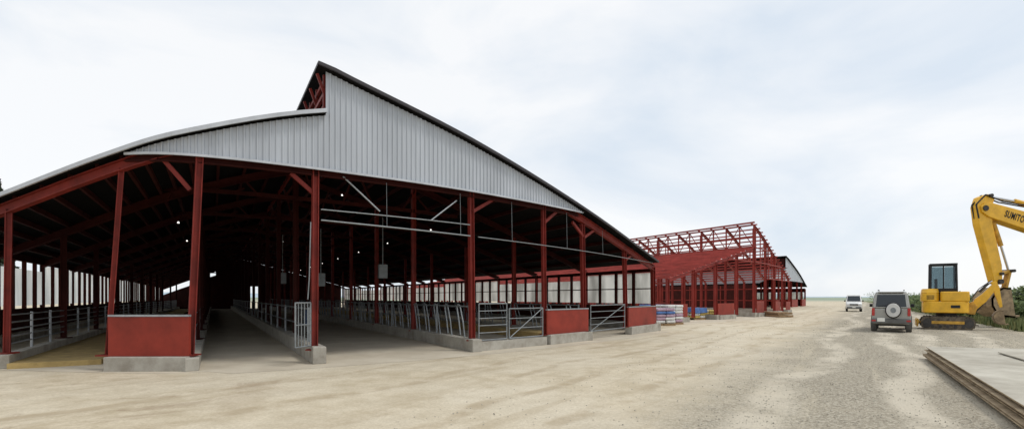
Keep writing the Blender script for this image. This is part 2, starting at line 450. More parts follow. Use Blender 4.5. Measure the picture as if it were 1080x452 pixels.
for u in (2.6,4.6,5.5):  # added glowing dots in place of daylight through small roof holes
    l=MB(); p=F1.P(u,F1.h(u)-.42,9); l.tube(p,p+Vector((0,0,.06)),.04,10,0,.02); l=l.obj('roof_light_dot',[M_lit],B1,loc1)
    for k in range(1,8): copy_at(l,LD*7*k)
m=MB(); p=F1.P(4.55,0,16)
for z0_,z1_,r_ in ((0.01,.3,.29),(.3,.33,.305),(.33,.6,.29),(.6,.63,.305),(.63,.88,.29),(.88,.9,.27)): m.tube(p+Vector((0,0,z0_)),p+Vector((0,0,z1_)),r_,20)
top(m.obj('drum',[M_blue],smooth=True),'blue plastic drum standing on the barn floor','drum')

m=MB(); us=rng(0,7,40)
vs=[F1.P(u,.004,(-1.0 if u>3.2 else -.5)) for u in us]+[F1.P(u,.004,LEN+1) for u in us]; n=len(us)
m.add(vs,[(i,i+1,n+i+1,n+i) for i in range(n-1)])
slab=m.obj('floor_slab',[M_slab]); slab['kind']='structure'

# ================================================================== BARN 2 (bare red frame)
F2=Facade([(9.3,30.6),(14,35.2),(18.9,40),(23.2,45.3),(27.6,51)],[2.65,4.0,5.4],[7.2,5.2,3.3],2)
loc2=(18.9,40,0); LEN2=50
B2=empty('barn_frame',loc2,'unfinished second barn, bare red steel frame and purlins without cladding','barn')
l2=rng(0,2,10); rr2=rng(2,4,10)
def put(m,name,mt=M_redfr,par=B2,lc=loc2): return m.obj(name,[mt],par,lc)
ra=rafter(F2,l2,F2.L,B2,loc2,M_redfr,.2,.14); rb=rafter(F2,rr2,F2.Rr,B2,loc2,M_redfr,.2,.14)
m=MB()
us=rng(1.3,3.2,10)
for a,b in zip(us[:-1],us[1:]): m.beam(F2.P(a,4.3),F2.P(b,4.3),.08,.1)
for i,u in enumerate(us[1:-1]):
    m.beam(F2.P(u,4.3),F2.P(u,F2.h(u)-.1),.06,.07)
tb=put(m,'tie_truss')
for k in range(1,21):
    for o in (ra,rb): copy_at(o,LD*BAY*k*.5)
    if k%4==0: copy_at(tb,LD*BAY*k*.5)
for u in [i*.1176 for i in range(0,18)]:
    z=F2.L(u)+.07; put(MB().beam(F2.P(u,z,-.2),F2.P(u,z,LEN2),.07,.10),'purlin',M_redroof)
for u in [2.03+i*.115 for i in range(0,18)]:
    z=F2.Rr(u)+.07; put(MB().beam(F2.P(u,z,-.2),F2.P(u,z,LEN2),.07,.10),'purlin',M_redroof)
m=MB()
for z in (5.5,6.3,7.2): m.beam(F2.P(2,z,0),F2.P(2,z,LEN2),.09,.1)
m.beam(F2.P(1.9,7.28,-.3),F2.P(1.9,7.28,LEN2),.09,.12)
d=0; i=0
while d<LEN2:
    m.beam(F2.P(2,5.4,d),F2.P(2,7.2,d),.08,.09); m.beam(F2.P(2,7.15,d),F2.P(1.9,7.25,d),.08,.08)
    if i%2==0: m.beam(F2.P(2,5.4,d),F2.P(2,7.2,d+1.25),.05,.05)
    else: m.beam(F2.P(2,7.2,d),F2.P(2,5.4,d+1.25),.05,.05)
    d+=1.25; i+=1
put(m,'clerestory_frame')
for u,z in [(0,2.6),(.5,3.3),(1,3.9),(1.5,4.6),(2,6.9),(2.5,6.1),(3,5.1),(3.5,4.2),(4,3.2)]:
    m=MB(); m.ibeam(F2.P(u,.25),F2.P(u,z),.15,.2); o=put(m,'post')
    for k in range(1,11): copy_at(o,LD*BAY*k)
for z,a0 in ((3.1,2.6),(4.3,2.0),(5.4,2.0)):
    m=MB(); us=[u for u in rng(a0,4,24) if F2.h(u)>z+.1]
    for a,b in zip(us[:-1],us[1:]): m.beam(F2.P(a,z,-.1),F2.P(b,z,-.1),.06,.08)
    put(m,'girt')
# gable lattice studs and diagonals
for i,u in enumerate(rng(2.2,3.8,8)):
    put(MB().beam(F2.P(u,3.1,-.1),F2.P(u,F2.h(u),-.1),.05,.06),'gable_stud')
    if i%2==0 and u<3.5: put(MB().beam(F2.P(u,3.1,-.06),F2.P(u+.2,F2.h(u+.2)-.05,-.06),.04,.05),'gable_brace')
for z in (1.2,2.4):
    put(MB().beam(F2.P(0,z,0),F2.P(0,z,LEN2),.06,.1),'girt')
    put(MB().beam(F2.P(4,z,0),F2.P(4,z,LEN2),.06,.1),'girt')
for a,b in ((.0,.35),(1.02,1.4),(2.05,2.35),(3.0,3.3),(3.7,4.0)):
    m=MB(); m.beam(F2.P(a,.15,-.1),F2.P(b,.15,-.1),.35,.3); m.obj('footing',[M_conc],B2,loc2)
    m=MB(); m.beam(F2.P(a,.72,-.1),F2.P(b,.72,-.1),.06,.8); m.obj('wall_panel',[M_redp],B2,loc2)
for u in (0,1,2,3,4):
    m=MB(); m.beam(F2.P(u,.17,-.2),F2.P(u,.17,LEN2),.28,.34); m.obj('kerb',[M_conc],B2,loc2)
m=MB(); us=rng(0,4,20); n=len(us)
m.add([F2.P(u,.004,-1.5) for u in us]+[F2.P(u,.004,LEN2) for u in us],[(i,i+1,n+i+1,n+i) for i in range(n-1)])
m.obj('floor_slab',[M_slab])['kind']='structure'

# ================================================================== BARN 3
F3=Facade([(30,63),(35.3,69.5),(40.2,75.5),(45.9,82.5),(51.5,90)],[3.1,4.4,5.7],[7.4,5.3,3.2],2)
loc3=(40.2,75.5,0)
B3=empty('cattle_barn',loc3,'third barn with grey gable sheet and dark roof, red lower walls','barn')
roof_obj(F3,rng(0,2,8),F3.L,60,.4,B3,loc3,mats=[M_roofu,M_roofd,M_beam_dk]); roof_obj(F3,rng(1.93,4,9),lambda u:F3.Rr(max(u,2)),60,.4,B3,loc3,mats=[M_roofu,M_roofd,M_beam_dk])
MB().beam(F3.P(2,6.5,0),F3.P(2,6.5,60),.08,1.5).obj('clerestory_wall',[M_redshade],B3,loc3)
cladding(F3,B3,loc3,4.0,.4)
for u,z in [(0,3),(.5,3.6),(1,4.2),(1.5,4.8),(2,6),(2.5,5.5),(3,5),(3.5,4),(4,3)]:
    m=MB(); m.ibeam(F3.P(u,0),F3.P(u,z),.18,.26); o=m.obj('post',[M_red],B3,loc3)
    for k in range(1,6): copy_at(o,LD*BAY*k)
for a,b in ((0,.5),(1,1.5),(2.5,3),(3.5,4)):
    MB().beam(F3.P(a,.6,-.1),F3.P(b,.6,-.1),.1,1.2).obj('wall_panel',[M_redp],B3,loc3)
MB().beam(F3.P(0,1.55,0),F3.P(0,1.55,60),.1,3.1).obj('side_panel',[M_redshade],B3,loc3)
for u in (4,):
    MB().beam(F3.P(u,.6,0),F3.P(u,.6,60),.1,1.2).obj('side_panel',[M_redshade],B3,loc3)
    MB().beam(F3.P(u,2.75,0),F3.P(u,2.75,60),.06,.7).obj('side_panel',[M_redshade],B3,loc3)
    c=MB().beam(F3.P(u,1.8,.3),F3.P(u,1.8,4.7),.05,1.15).obj('curtain',[M_curtain],B3,loc3)
    for k in range(1,12): copy_at(c,LD*BAY*k)

# ================================================================== SMALL EXCAVATOR
def ringpts(L,H,n=10):
    r=H/2; pts=[]
    for i in range(n+1):
        a=-math.pi/2+math.pi*i/n; pts.append((L/2-r+r*math.cos(a), r+r*math.sin(a)))
    for i in range(n+1):
        a=math.pi/2+math.pi*i/n; pts.append((-L/2+r+r*math.cos(a), r+r*math.sin(a)))
    return pts
def disc(m,x,y0,y1,z,r,mi=0,n=18): m.tube((x,y0,z),(x,y1,z),r,n,mi)

def crawler(E,L,H,gauge,tw):
    for sy in (-1,1):
        y=sy*gauge/2; m=MB(); pts=ringpts(L,H); m.sidepoly(pts,y-tw/2,y+tw/2)
        per=[]
        for i in range(len(pts)):
            a=Vector(pts[i]);b=Vector(pts[(i+1)%len(pts)]); per.append((a,b,(b-a).length))
        tot=sum(p[2] for p in per); s=0; stp=.14
        while s<tot:
            q=s
            for a,b,l in per:
                if q<=l and l>0:
                    p=a+(b-a)*(q/l); dd=(b-a).normalized(); nn=Vector((dd.y,-dd.x)); p=p+nn*.012
                    m.beam((p.x-dd.x*.02,y,p.y-dd.y*.02),(p.x+dd.x*.02,y,p.y+dd.y*.02),tw+.01,.03)
                    break
                q-=l
            s+=stp
        m.obj('track',[M_track],E)
        ys=y-tw/2-.012 if sy<0 else y+tw/2+.012
        yo=y-tw/2+.05 if sy<0 else y+tw/2-.05
        for x,r in ((-L/2+H/2,H*.36),(L/2-H/2,H*.36)):
            m=MB(); disc(m,x,ys,yo,H/2,r); m.obj('sprocket',[M_dkmetal],E)
        for i in range(5):
            m=MB(); disc(m,-L*.28+L*.14*i,ys,yo,H*.24,H*.13); m.obj('track_roller',[M_dkmetal],E)
        m=MB(); m.box((0,y,H*.55),(L*.6,tw+.05,H*.22)); m.obj('track_frame',[M_yel2],E,bevel=.01)

rot=-R(36)
E1=empty('excavator',(21.2,25.0,0),'small yellow excavator with black cab standing on muddy crawler tracks','excavator',rot,(.80,.85,1.0))
crawler(E1,2.5,.62,1.45,.4)
MB().box((0,0,.5),(1.3,1.0,.3)).obj('undercarriage',[M_dkmetal],E1,bevel=.03)
m=MB(); m.tube((0,0,.62),(0,0,.82),.5,24); m.obj('slew_ring',[M_dkmetal],E1)
def rplan(x0,x1,y0,y1,r,n=6):
    out=[]
    for cx,cy,a0 in ((x1-r,y0+r,-90),(x1-r,y1-r,0),(x0+r,y1-r,90),(x0+r,y0+r,180)):
        for i in range(n+1):
            a=R(a0+90*i/n); out.append((cx+r*math.cos(a),cy+r*math.sin(a)))
    return out
pl=rplan(-1.15,1.0,-.9,.9,.4)
m=MB(); m.prism([(x,y,.80) for x,y in pl],[(x,y,1.34) for x,y in pl]); m.obj('engine_house',[M_yel],E1,smooth=True,bevel=.04)
pl=rplan(-1.22,-.35,-.88,.88,.38)
pl3=[(-.785+(x+.785)*.86,y*.86) for x,y in pl]
m=MB(); m.prism([(x,y,1.342) for x,y in pl],[(x,y,1.74) for x,y in pl]); m.prism([(x,y,1.742) for x,y in pl],[(x,y,1.96) for x,y in pl3]); m.obj('counterweight',[M_yel],E1,smooth=True,bevel=.03)
for i in range(4):
    m=MB(); m.box((-.8,-.885,1.46+.055*i),(.36,.02,.02)); m.obj('vent_slot',[M_black],E1)
m=MB(); m.box((.35,-.905,1.1),(.42,.012,.14)); m.obj('warning_stripe',[M_black],E1)
pl=rplan(-.33,1.0,-.88,-.53,.15)
m=MB(); m.prism([(x,y,1.342) for x,y in pl],[(x,y,1.82) for x,y in pl]); m.obj('side_hood',[M_yel],E1,smooth=True,bevel=.05)
x0,x1,y0,y1,z0,z1=-.78,.46,-.5,.62,1.342,3.1
cab=MB()
for x,y in ((x0,y0),(x1,y0),(x1,y1),(x0,y1)): cab.beam((x,y,z0),(x*(.93 if x>0 else .97),y*.94,z1),.085,.085)
for z in (z0+.06,z0+.6):
    cab.beam((x0,y0,z),(x1,y0,z),.07,.08); cab.beam((x0,y1,z),(x1,y1,z),.07,.08); cab.beam((x1,y0,z),(x1,y1,z),.07,.08); cab.beam((x0,y0,z),(x0,y1,z),.07,.08)
cab.beam((-.16,y0,z0),(-.16,y0*.94,z1),.06,.06)
cab.box((-.16,.06,z1+.03),(1.3,1.15,.1))
cab.box((-.16,y0+.0,z0+.32),(1.12,.03,.54))
cab.obj('cab',[M_black],E1,bevel=.015)
def thin_glass():
    m=bpy.data.materials.new('clear_cab_glass'); nt,N,L=nodes_of(m); out=N['Material Output']; N.remove(N['Principled BSDF'])
    g=N.new('ShaderNodeBsdfGlossy'); g.inputs['Roughness'].default_value=.05; g.inputs['Color'].default_value=(.9,.95,1,1)
    t=N.new('ShaderNodeBsdfTransparent'); t.inputs['Color'].default_value=(.55,.62,.64,1)
    x=N.new('ShaderNodeMixShader'); f=N.new('ShaderNodeFresnel'); f.inputs[0].default_value=1.5
    L.new(f.outputs[0],x.inputs[0]); L.new(t.outputs[0],x.inputs[1]); L.new(g.outputs[0],x.inputs[2]); L.new(x.outputs[0],out.inputs['Surface']); return m
M_cabg=thin_glass()
for c,dm in (((-.46,y0*.97,z0+1.17),(.54,.012,1.04)),((.13,y0*.97,z0+1.17),(.48,.012,1.04)),((-.16,y1*.97,z0+1.17),(1.12,.012,1.04)),((x1*.965,.06,z0+1.17),(.012,1.0,1.04)),((x0*.985,.06,z0+1.17),(.012,1.0,1.04))):
    g=MB(); g.box(c,dm); g.obj('cab_window',[M_cabg],E1)
m=MB(); m.box((-.3,.05,1.85),(.4,.45,.15)); m.box((-.48,.05,2.15),(.12,.42,.6)); m.obj('seat',[M_black],E1,bevel=.03)
def limb(poly,y0,y1,name,mt,par,bev=.02):
    m=MB(); m.sidepoly(poly,y0,y1); return m.obj(name,[mt],par,bevel=bev)
limb([(.95,.75),(1.3,.72),(1.42,1.1),(1.2,1.35),(.95,1.2)],-.16,.16,'swing_bracket',M_yel2,E1)
limb([(1.08,1.0),(1.32,.92),(1.8,1.35),(2.25,1.95),(2.22,2.15),(2.05,2.14),(1.6,1.7),(1.28,1.45)],-.13,.13,'boom',M_yel,E1)
limb([(2.0,2.25),(2.22,2.3),(2.36,2.05),(2.5,1.1),(2.38,1.06),(2.14,1.75)],-.1,.1,'arm',M_yel,E1)
m=MB(); m.tube((1.3,0,.85),(1.65,0,1.25),.07,10); m.tube((1.65,0,1.25),(1.85,0,1.5),.035,8,1); m.obj('boom_cylinder',[M_dkmetal,M_chrome],E1,smooth=True)
m=MB(); m.tube((1.5,0,1.8),(1.9,0,2.2),.06,10); m.tube((1.9,0,2.2),(2.08,0,2.3),.03,8,1); m.obj('arm_cylinder',[M_dkmetal,M_chrome],E1,smooth=True)
def bucket(E,cx,cz,s,w,mt=M_bucket):
    m=MB(); out=[(.12,.36),(-.12,.38),(-.34,.26),(-.47,.05),(-.46,-.18),(-.34,-.38),(-.12,-.5),(.25,-.52)]
    inn=[(.12,.31),(-.10,.33),(-.29,.22),(-.41,.03),(-.40,-.16),(-.30,-.33),(-.1,-.44),(.25,-.48)]
    O=[(cx+x*s,cz+z*s) for x,z in out]; I=[(cx+x*s,cz+z*s) for x,z in inn]
    for i in range(len(O)-1):
        m.prism([(O[i][0],-w/2,O[i][1]),(O[i+1][0],-w/2,O[i+1][1]),(I[i+1][0],-w/2,I[i+1][1]),(I[i][0],-w/2,I[i][1])],
                [(O[i][0],w/2,O[i][1]),(O[i+1][0],w/2,O[i+1][1]),(I[i+1][0],w/2,I[i+1][1]),(I[i][0],w/2,I[i][1])])
    m.sidepoly(O,-w/2,-w/2+.03*s); m.sidepoly(O,w/2-.03*s,w/2)
    for i in range(4):
        y=-w/2+w*(i+.5)/4; m.beam((cx+.2*s,y,cz-.5*s),(cx+.42*s,y,cz-.47*s),.07*s,.05*s)
    return m.obj('bucket',[mt],E)
bucket(E1,2.42,.66,.75,.5)
m=MB(); m.path([(1.0,.1,1.3),(1.5,.12,1.95),(2.05,.12,2.35)],.02,6); m.obj('hose',[M_black],E1)
limb([(-1.45,.12),(-1.38,.12),(-1.33,.45),(-1.4,.52),(-1.47,.45)],-.9,.9,'dozer_blade',M_yel2,E1)
for yy in (-.4,.4):
    m=MB(); m.beam((-1.38,yy,.3),(-.6,yy,.38),.08,.1); m.obj('blade_arm',[M_yel2],E1)

# ================================================================== LARGE EXCAVATOR
E2=empty('excavator',(34.2,26.5,0),'large yellow excavator with lettered boom reaching down to a rusty bucket','excavator',0)
crawler(E2,4.2,.95,2.6,.6)
MB().box((0,0,.75),(2.2,2.0,.5)).obj('undercarriage',[M_dkmetal],E2,bevel=.03)
pl=rplan(-1.6,2.5,-1.4,1.4,.4)
m=MB(); m.prism([(x,y,1.15) for x,y in pl],[(x,y,2.2) for x,y in pl]); m.obj('engine_house',[M_yel],E2,smooth=True,bevel=.05)
m=MB(); m.box((-.7,.85,2.75),(1.5,1.0,1.05)); m.obj('cab',[M_black],E2,bevel=.08)
m=MB(); m.box((-.7,.34,2.8),(1.2,.012,.75)); m.obj('cab_window',[M_glass],E2)
limb([(-.9,1.9),(-1.6,1.7),(-4.6,3.9),(-6.6,4.6),(-9.75,5.65),(-10.1,5.9),(-10.18,6.2),(-9.95,6.38),(-9.6,6.38),(-6.7,5.62),(-4.3,4.85),(-1.3,2.6)],-.28,.28,'boom',M_yel,E2,.03)
limb([(-9.4,6.6),(-9.75,6.85),(-10.15,6.68),(-10.32,6.2),(-10.2,5.3),(-9.4,2.3),(-8.98,2.2),(-9.02,3.2),(-9.5,5.3),(-9.55,6.1)],-.2,.2,'arm',M_yel,E2,.03)
m=MB(); m.tube((-6.4,0,6.05),(-8.2,0,6.5),.13,12); m.tube((-8.2,0,6.5),(-9.62,0,6.75),.065,10,1); m.beam((-6.4,0,6.05),(-6.3,0,5.45),.3,.2,2)
m.obj('arm_cylinder',[M_yel,M_chrome,M_yel],E2,smooth=True)
m=MB(); m.tube((-9.3,0,5.4),(-8.9,0,4.2),.11,12); m.tube((-8.9,0,4.2),(-8.5,0,2.9),.055,10,1); m.obj('bucket_cylinder',[M_yel2,M_chrome],E2,smooth=True)
m=MB(); m.beam((-8.5,0,2.9),(-9.15,0,2.7),.3,.12); m.obj('bucket_link',[M_yel2],E2)
m=MB(); m.beam((-8.5,0,2.9),(-8.75,0,1.85),.26,.12); m.obj('bucket_link',[M_yel2],E2)
for (x,z,r) in ((-9.95,6.1,.14),(-9.65,6.75,.09),(-9.15,2.35,.12),(-9.1,2.75,.08),(-8.5,2.9,.08)):
    m=MB(); m.tube((x,-.33,z),(x,.33,z),r,14); m.obj('pin',[M_dkmetal],E2)
bucket(E2,-9.1,1.4,1.7,1.1)
for sy in (-.36,.36):
    m=MB(); m.tube((-1.9,sy,1.5),(-3.6,sy,3.1),.1,12); m.tube((-3.6,sy,3.1),(-4.6,sy,4.2),.055,10,1); m.obj('boom_cylinder',[M_dkmetal,M_chrome],E2,smooth=True)
for yy in (-.2,.05):
    m=MB(); m.path([(-6.0,yy,5.8),(-7.5,yy,6.2),(-9.0,yy-.02,6.45),(-9.9,yy-.03,6.8),(-10.36,yy,6.3),(-10.22,yy,5.6)],.035,6); m.obj('hose',[M_black],E2)
cu=bpy.data.curves.new('boom_lettering','FONT'); cu.body='SUMITOMO'; cu.size=.48; cu.extrude=.004; cu.space_character=1.15; cu.offset=.012
to=bpy.data.objects.new('tmp',cu); COL.objects.link(to)
bpy.context.view_layer.update()
me=bpy.data.meshes.new_from_object(to.evaluated_get(bpy.context.evaluated_depsgraph_get()))
bpy.data.objects.remove(to)
me.materials.clear(); me.materials.append(M_black)
tx=bpy.data.objects.new('boom_lettering',me); COL.objects.link(tx); tx.parent=E2
tx.location=(-9.0,-.287,5.68); tx.rotation_euler=(R(90),R(18.5),0); tx.scale=(.54,1,1)
tx['label']='black block lettering on the boom'

# ================================================================== VEHICLES
def wheel_parts(E,x,y,r,w,sgn):
    W_=empty('wheel',(0,0,0),'','')
    del W_['label']; del W_['category']; W_.parent=E
    m=MB(); m.tube((x-w/2,y,r),(x+w/2,y,r),r,24); m.obj('tyre',[M_black],W_,smooth=True,bevel=.03)
    m=MB(); m.tube((x+sgn*(w/2-.02),y,r),(x+sgn*(w/2+.012),y,r),r*.6,20); m.tube((x+sgn*(w/2),y,r),(x+sgn*(w/2+.03),y,r),r*.2,12); m.obj('rim',[M_galv],W_,smooth=True)
def loft(sections,mi=0):
    m=MB(); n=len(sections[0])
    vs=[v for s in sections for v in s]
    fs=[]
    for k in range(len(sections)-1):
        for i in range(n): fs.append((k*n+i,k*n+(i+1)%n,(k+1)*n+(i+1)%n,(k+1)*n+i))
    fs.append(tuple(range(n))[::-1]); fs.append(tuple((len(sections)-1)*n+i for i in range(n)))
    m.add(vs,fs,mi); return m
def sec(y,hw,z0,z1,r=.08):
    return [(-hw+r,y,z0),(hw-r,y,z0),(hw,y,z0+r),(hw,y,z1-r),(hw-r*.8,y,z1),(-hw+r*.8,y,z1),(-hw,y,z1-r),(-hw,y,z0+r)]

def suv(E):
    W=.84
    b=loft([sec(0,W-.03,.42,1.02),sec(.06,W,.36,1.06),(sec(1.2,W,.34,1.08)),sec(2.9,W,.34,1.06),sec(3.9,W-.03,.36,1.0),sec(4.3,W-.1,.42,.9)])
    b.obj('body',[M_silver],E,smooth=True,bevel=.02)
    def cs(y0,y1,z,hw): return [(-hw,y0,z),(hw,y0,z),(hw,y1,z),(-hw,y1,z)]
    m=MB(); m.prism(cs(.02,3.1,1.05,W-.02),cs(.12,2.45,1.74,W-.14)); m.prism(cs(.12,2.45,1.742,W-.14),cs(.3,2.25,1.8,W-.24)); m.obj('cabin',[M_silver],E,smooth=True,bevel=.05)
    m=MB(); m.prism([(-.66,.028,1.10),(.66,.028,1.10),(.66,.05,1.09),(-.66,.05,1.09)],[(-.59,.09,1.66),(.59,.09,1.66),(.59,.125,1.66),(-.59,.125,1.66)]); m.obj('rear_window',[M_glass],E)
    for s in (-1,1):
        for a,b_,c,d in ((.25,1.0,.3,.98),(1.1,1.9,1.08,1.85),(2.0,2.85,1.95,2.35)):
            m=MB(); x1=s*(W-.03); x2=s*(W-.115); e=s*.012
            m.prism([(x1+e,a,1.13),(x1+e,b_,1.13),(x2+e,d,1.62),(x2+e,c,1.62)],[(x1-e,a,1.13),(x1-e,b_,1.13),(x2-e,d,1.62),(x2-e,c,1.62)])
            m.obj('side_window',[M_glass],E)
        m=MB(); m.box((s*.76,-.015,.9),(.13,.07,.34)); m.obj('tail_lamp',[M_tail],E,bevel=.02)
        m=MB(); m.box((s*.74,-.13,.52),(.18,.03,.07)); m.obj('rear_reflector',[M_tail],E)
        for y in (.85,3.45):
            m=MB(); m.tube((s*(W-.2),y,.42),(s*(W+.03),y,.42),.45,24); m.obj('wheel_arch',[M_silvdk],E,smooth=True)
            wheel_parts(E,s*(W-.08),y,.37,.26,s)
        m=MB(); m.box((s*(W+.12),2.75,1.15),(.18,.1,.16)); m.obj('mirror',[M_black],E,bevel=.03)
        m=MB(); m.beam((s*.56,.4,1.86),(s*.56,2.2,1.86),.04,.04); m.obj('roof_rail',[M_black],E)
        m=MB(); m.box((s*(W+.01),2.1,.62),(.03,2.0,.2)); m.obj('side_skirt',[M_silvdk],E)
    m=MB(); m.box((0,-.05,.5),(W*2+.02,.16,.22)); m.obj('rear_bumper',[M_silvdk],E,bevel=.04)
    m=MB(); m.box((-.42,-.14,.56),(.33,.015,.165)); m.obj('number_plate',[M_plate],E)
    X=.1
    sp=MB(); sp.tube((X,-.24,.98),(X,-.03,.98),.35,28); sp.obj('spare_tyre',[M_black],E,smooth=True,bevel=.04)
    sp=MB(); sp.tube((X,-.262,.98),(X,-.2,.98),.30,28); sp.obj('spare_wheel_cover',[M_cover],E,smooth=True,bevel=.02)
    sp=MB(); sp.tube((X,-.272,.98),(X,-.255,.98),.12,20); sp.obj('cover_emblem',[M_galvd],E,smooth=True)
    m=MB(); m.tube((-.55,-.03,1.15),(-.1,-.03,1.2),.012,6); m.obj('wiper',[M_black],E)
    m=MB(); m.box((0,.14,1.77),(1.1,.16,.05)); m.obj('spoiler',[M_silver],E,bevel=.02)
    m=MB(); m.box((0,2,.35),(1.2,3.6,.14)); m.obj('chassis',[M_black],E)
E=empty('car',(16.65,22.5,0),'silver off-road car with pale spare wheel cover, parked on the gravel','car',-R(37),(.83,1,1.0)); suv(E)

def van(E):
    W=.8
    b=loft([sec(0,W-.08,.35,.85),sec(.12,W-.01,.3,.95),sec(.9,W,.3,1.08),sec(3.9,W,.3,1.1),sec(4.0,W-.03,.35,1.08)]); b.obj('body',[M_white],E,smooth=True,bevel=.02)
    def cs(y0,y1,z,hw): return [(-hw,y0,z),(hw,y0,z),(hw,y1,z),(-hw,y1,z)]
    m=MB(); m.prism(cs(.75,3.97,1.07,W-.02),cs(1.35,3.85,1.82,W-.14)); m.obj('cabin',[M_white],E,bevel=.06)
    m=MB(); m.prism([(-.68,.78,1.12),(.68,.78,1.12),(.68,.82,1.1),(-.68,.82,1.1)],[(-.6,1.21,1.68),(.6,1.21,1.68),(.6,1.27,1.68),(-.6,1.27,1.68)]); m.obj('windscreen',[M_glass],E)
    for s in (-1,1):
        m=MB(); m.box((s*.6,-.0,.76),(.28,.1,.16)); m.obj('headlight',[M_lamp],E,bevel=.02)
        m=MB(); m.box((s*(W-.06),2.5,1.4),(.03,2.2,.45)); m.obj('side_window',[M_glass],E)
        m=MB(); m.box((s*(W+.1),1.1,1.15),(.16,.1,.14)); m.obj('mirror',[M_black],E)
        for y in (.75,3.2): wheel_parts(E,s*(W-.1),y,.32,.22,s)
    m=MB(); m.box((0,-.02,.42),(1.45,.12,.2)); m.obj('front_bumper',[M_silvdk],E,bevel=.03)
    m=MB(); m.box((0,-.03,.76),(.8,.08,.12)); m.obj('grille',[M_black],E)
    m=MB(); m.box((0,-.09,.5),(.33,.012,.165)); m.obj('number_plate',[M_plate],E)
E=empty('van',(36.4,54.5,0),'small white van with dark windscreen on the gravel road','van',-R(33),(.9,1,1)); van(E)

# ================================================================== STACK OF PLATES
a=Vector((10.45,12.9,0)); b=Vector((5.4,5.1,0)); dl=(a-b).normalized(); dn=Vector((dl.y,-dl.x,0))
for i in range(8):
    m=MB(); t=.018; z=.05+i*.034
    j=dn*random.uniform(-.10,.10)+dl*random.uniform(-.15,.05)
    if i==7: j=dn*-.02
    A=a+j; B=b+j; w=3.0+random.uniform(-.06,.06)
    sk=dl*(.9)
    r0=[B,A,A+dn*w+sk,B+dn*w+sk]
    m.prism([p+Vector((0,0,z)) for p in r0],[p+Vector((0,0,z+t)) for p in r0])
    me_o=m.obj('road_plate',[M_woode if i<7 else M_wood],None,bevel=.004)
    if i==7:
        me_o.data.materials.append(M_woode)
        for p in me_o.data.polygons:
            if abs(p.normal.z)<.5: p.material_index=1
    top(me_o,'worn top plate of the stack, dusty grey-brown surface' if i==7 else 'rusty flat ground plate in a low stack','ground plate','stack of ground plates')
m=MB(); z=.05+8*.034
r0=[b+dn*1.5,a+dn*1.1-dl*1.2,a+dn*2.9-dl*.5,b+dn*3.1]
m.prism([p+Vector((0,0,z)) for p in r0],[p+Vector((0,0,z+.025)) for p in r0])
o=m.obj('road_plate',[M_wood],None,bevel=.004); top(o,'loose sheet laid askew on top of the stack','ground plate','stack of ground plates')
for k,q in enumerate((.12,.5,.88)):
    p=b+(a-b)*q; m=MB(); m.beam(p+dn*.05+Vector((0,0,.024)),p+dn*2.9+Vector((0,0,.024)),.1,.046)
    top(m.obj('timber_bearer',[M_pallet]),'timber bearer under the stacked ground plates','timber','bearers under plates')

# ================================================================== BAGGED PALLETS
def bag_pallet(x,y,rz,rows,mats,tarp,label):
    E=empty('bag_pallet',(x,y,0),label,'pallet of bags',rz,group='pallets of bagged material between the barns')
    m=MB()
    for i in range(3): m.box((0,-.45+.45*i,.05),(1.2,.1,.1))
    for i in range(6): m.box((-.5+.2*i,0,.11),(.12,1.05,.02))
    m.obj('pallet',[M_pallet],E)
    for k in range(rows):
        for i in range(2):
            for j in range(2):
                m=MB(); m.box((-.3+.6*i+random.uniform(-.03,.03),-.26+.52*j,.21+.165*k),(.58,.5,.155))
                o=m.obj('bag',[random.choice(mats)],E); b=o.modifiers.new('b','BEVEL'); b.width=.06; b.segments=3
    if tarp:
        z=.14+.165*rows; m=MB(); pl=rplan(-.66,.66,-.58,.58,.1,3)
        pl2=[(x_*1.06,y_*1.06) for x_,y_ in pl]
        m.prism([(x_,y_,z-.32+random.uniform(-.06,.06)) for x_,y_ in pl2],[(x_,y_,z+.02) for x_,y_ in pl]); m.obj('tarpaulin',[M_blue],E,smooth=True)
for x,y,rz,rows,ms,t,lb in [
    (8.2,28.2,.3,5,[M_bagw,M_bagp,M_blue],False,'pallet stacked with white, purple and blue bags'),
    (9.0,29.3,.5,6,[M_bagw,M_bagw,M_bagp],False,'pallet stacked with white and purple bags'),
    (8.3,30.4,.1,6,[M_bagw,M_blue],False,'tall pallet of white and blue bags'),
    (12.6,35.4,.6,4,[M_bagw,M_yelbag],True,'pallet of bags beside the frame under blue tarpaulin'),
    (14.2,37.6,.2,3,[M_yelbag,M_bagw],False,'low pallet of yellow and white bags inside the red frame')]:
    bag_pallet(x,y,rz,rows,ms,t,lb)
for (x,y,z) in [(20.5,40.6,.1),(20.6,40.9,.3)]:
    m=MB()
    for i in range(5): m.box((x+.22*i,y,z),(.215,3,.16),0,0)
    top(m.obj('timber_stack',[M_pallet]),'short stack of sawn timber beside the red frame','timber','timber stacks by the frame')

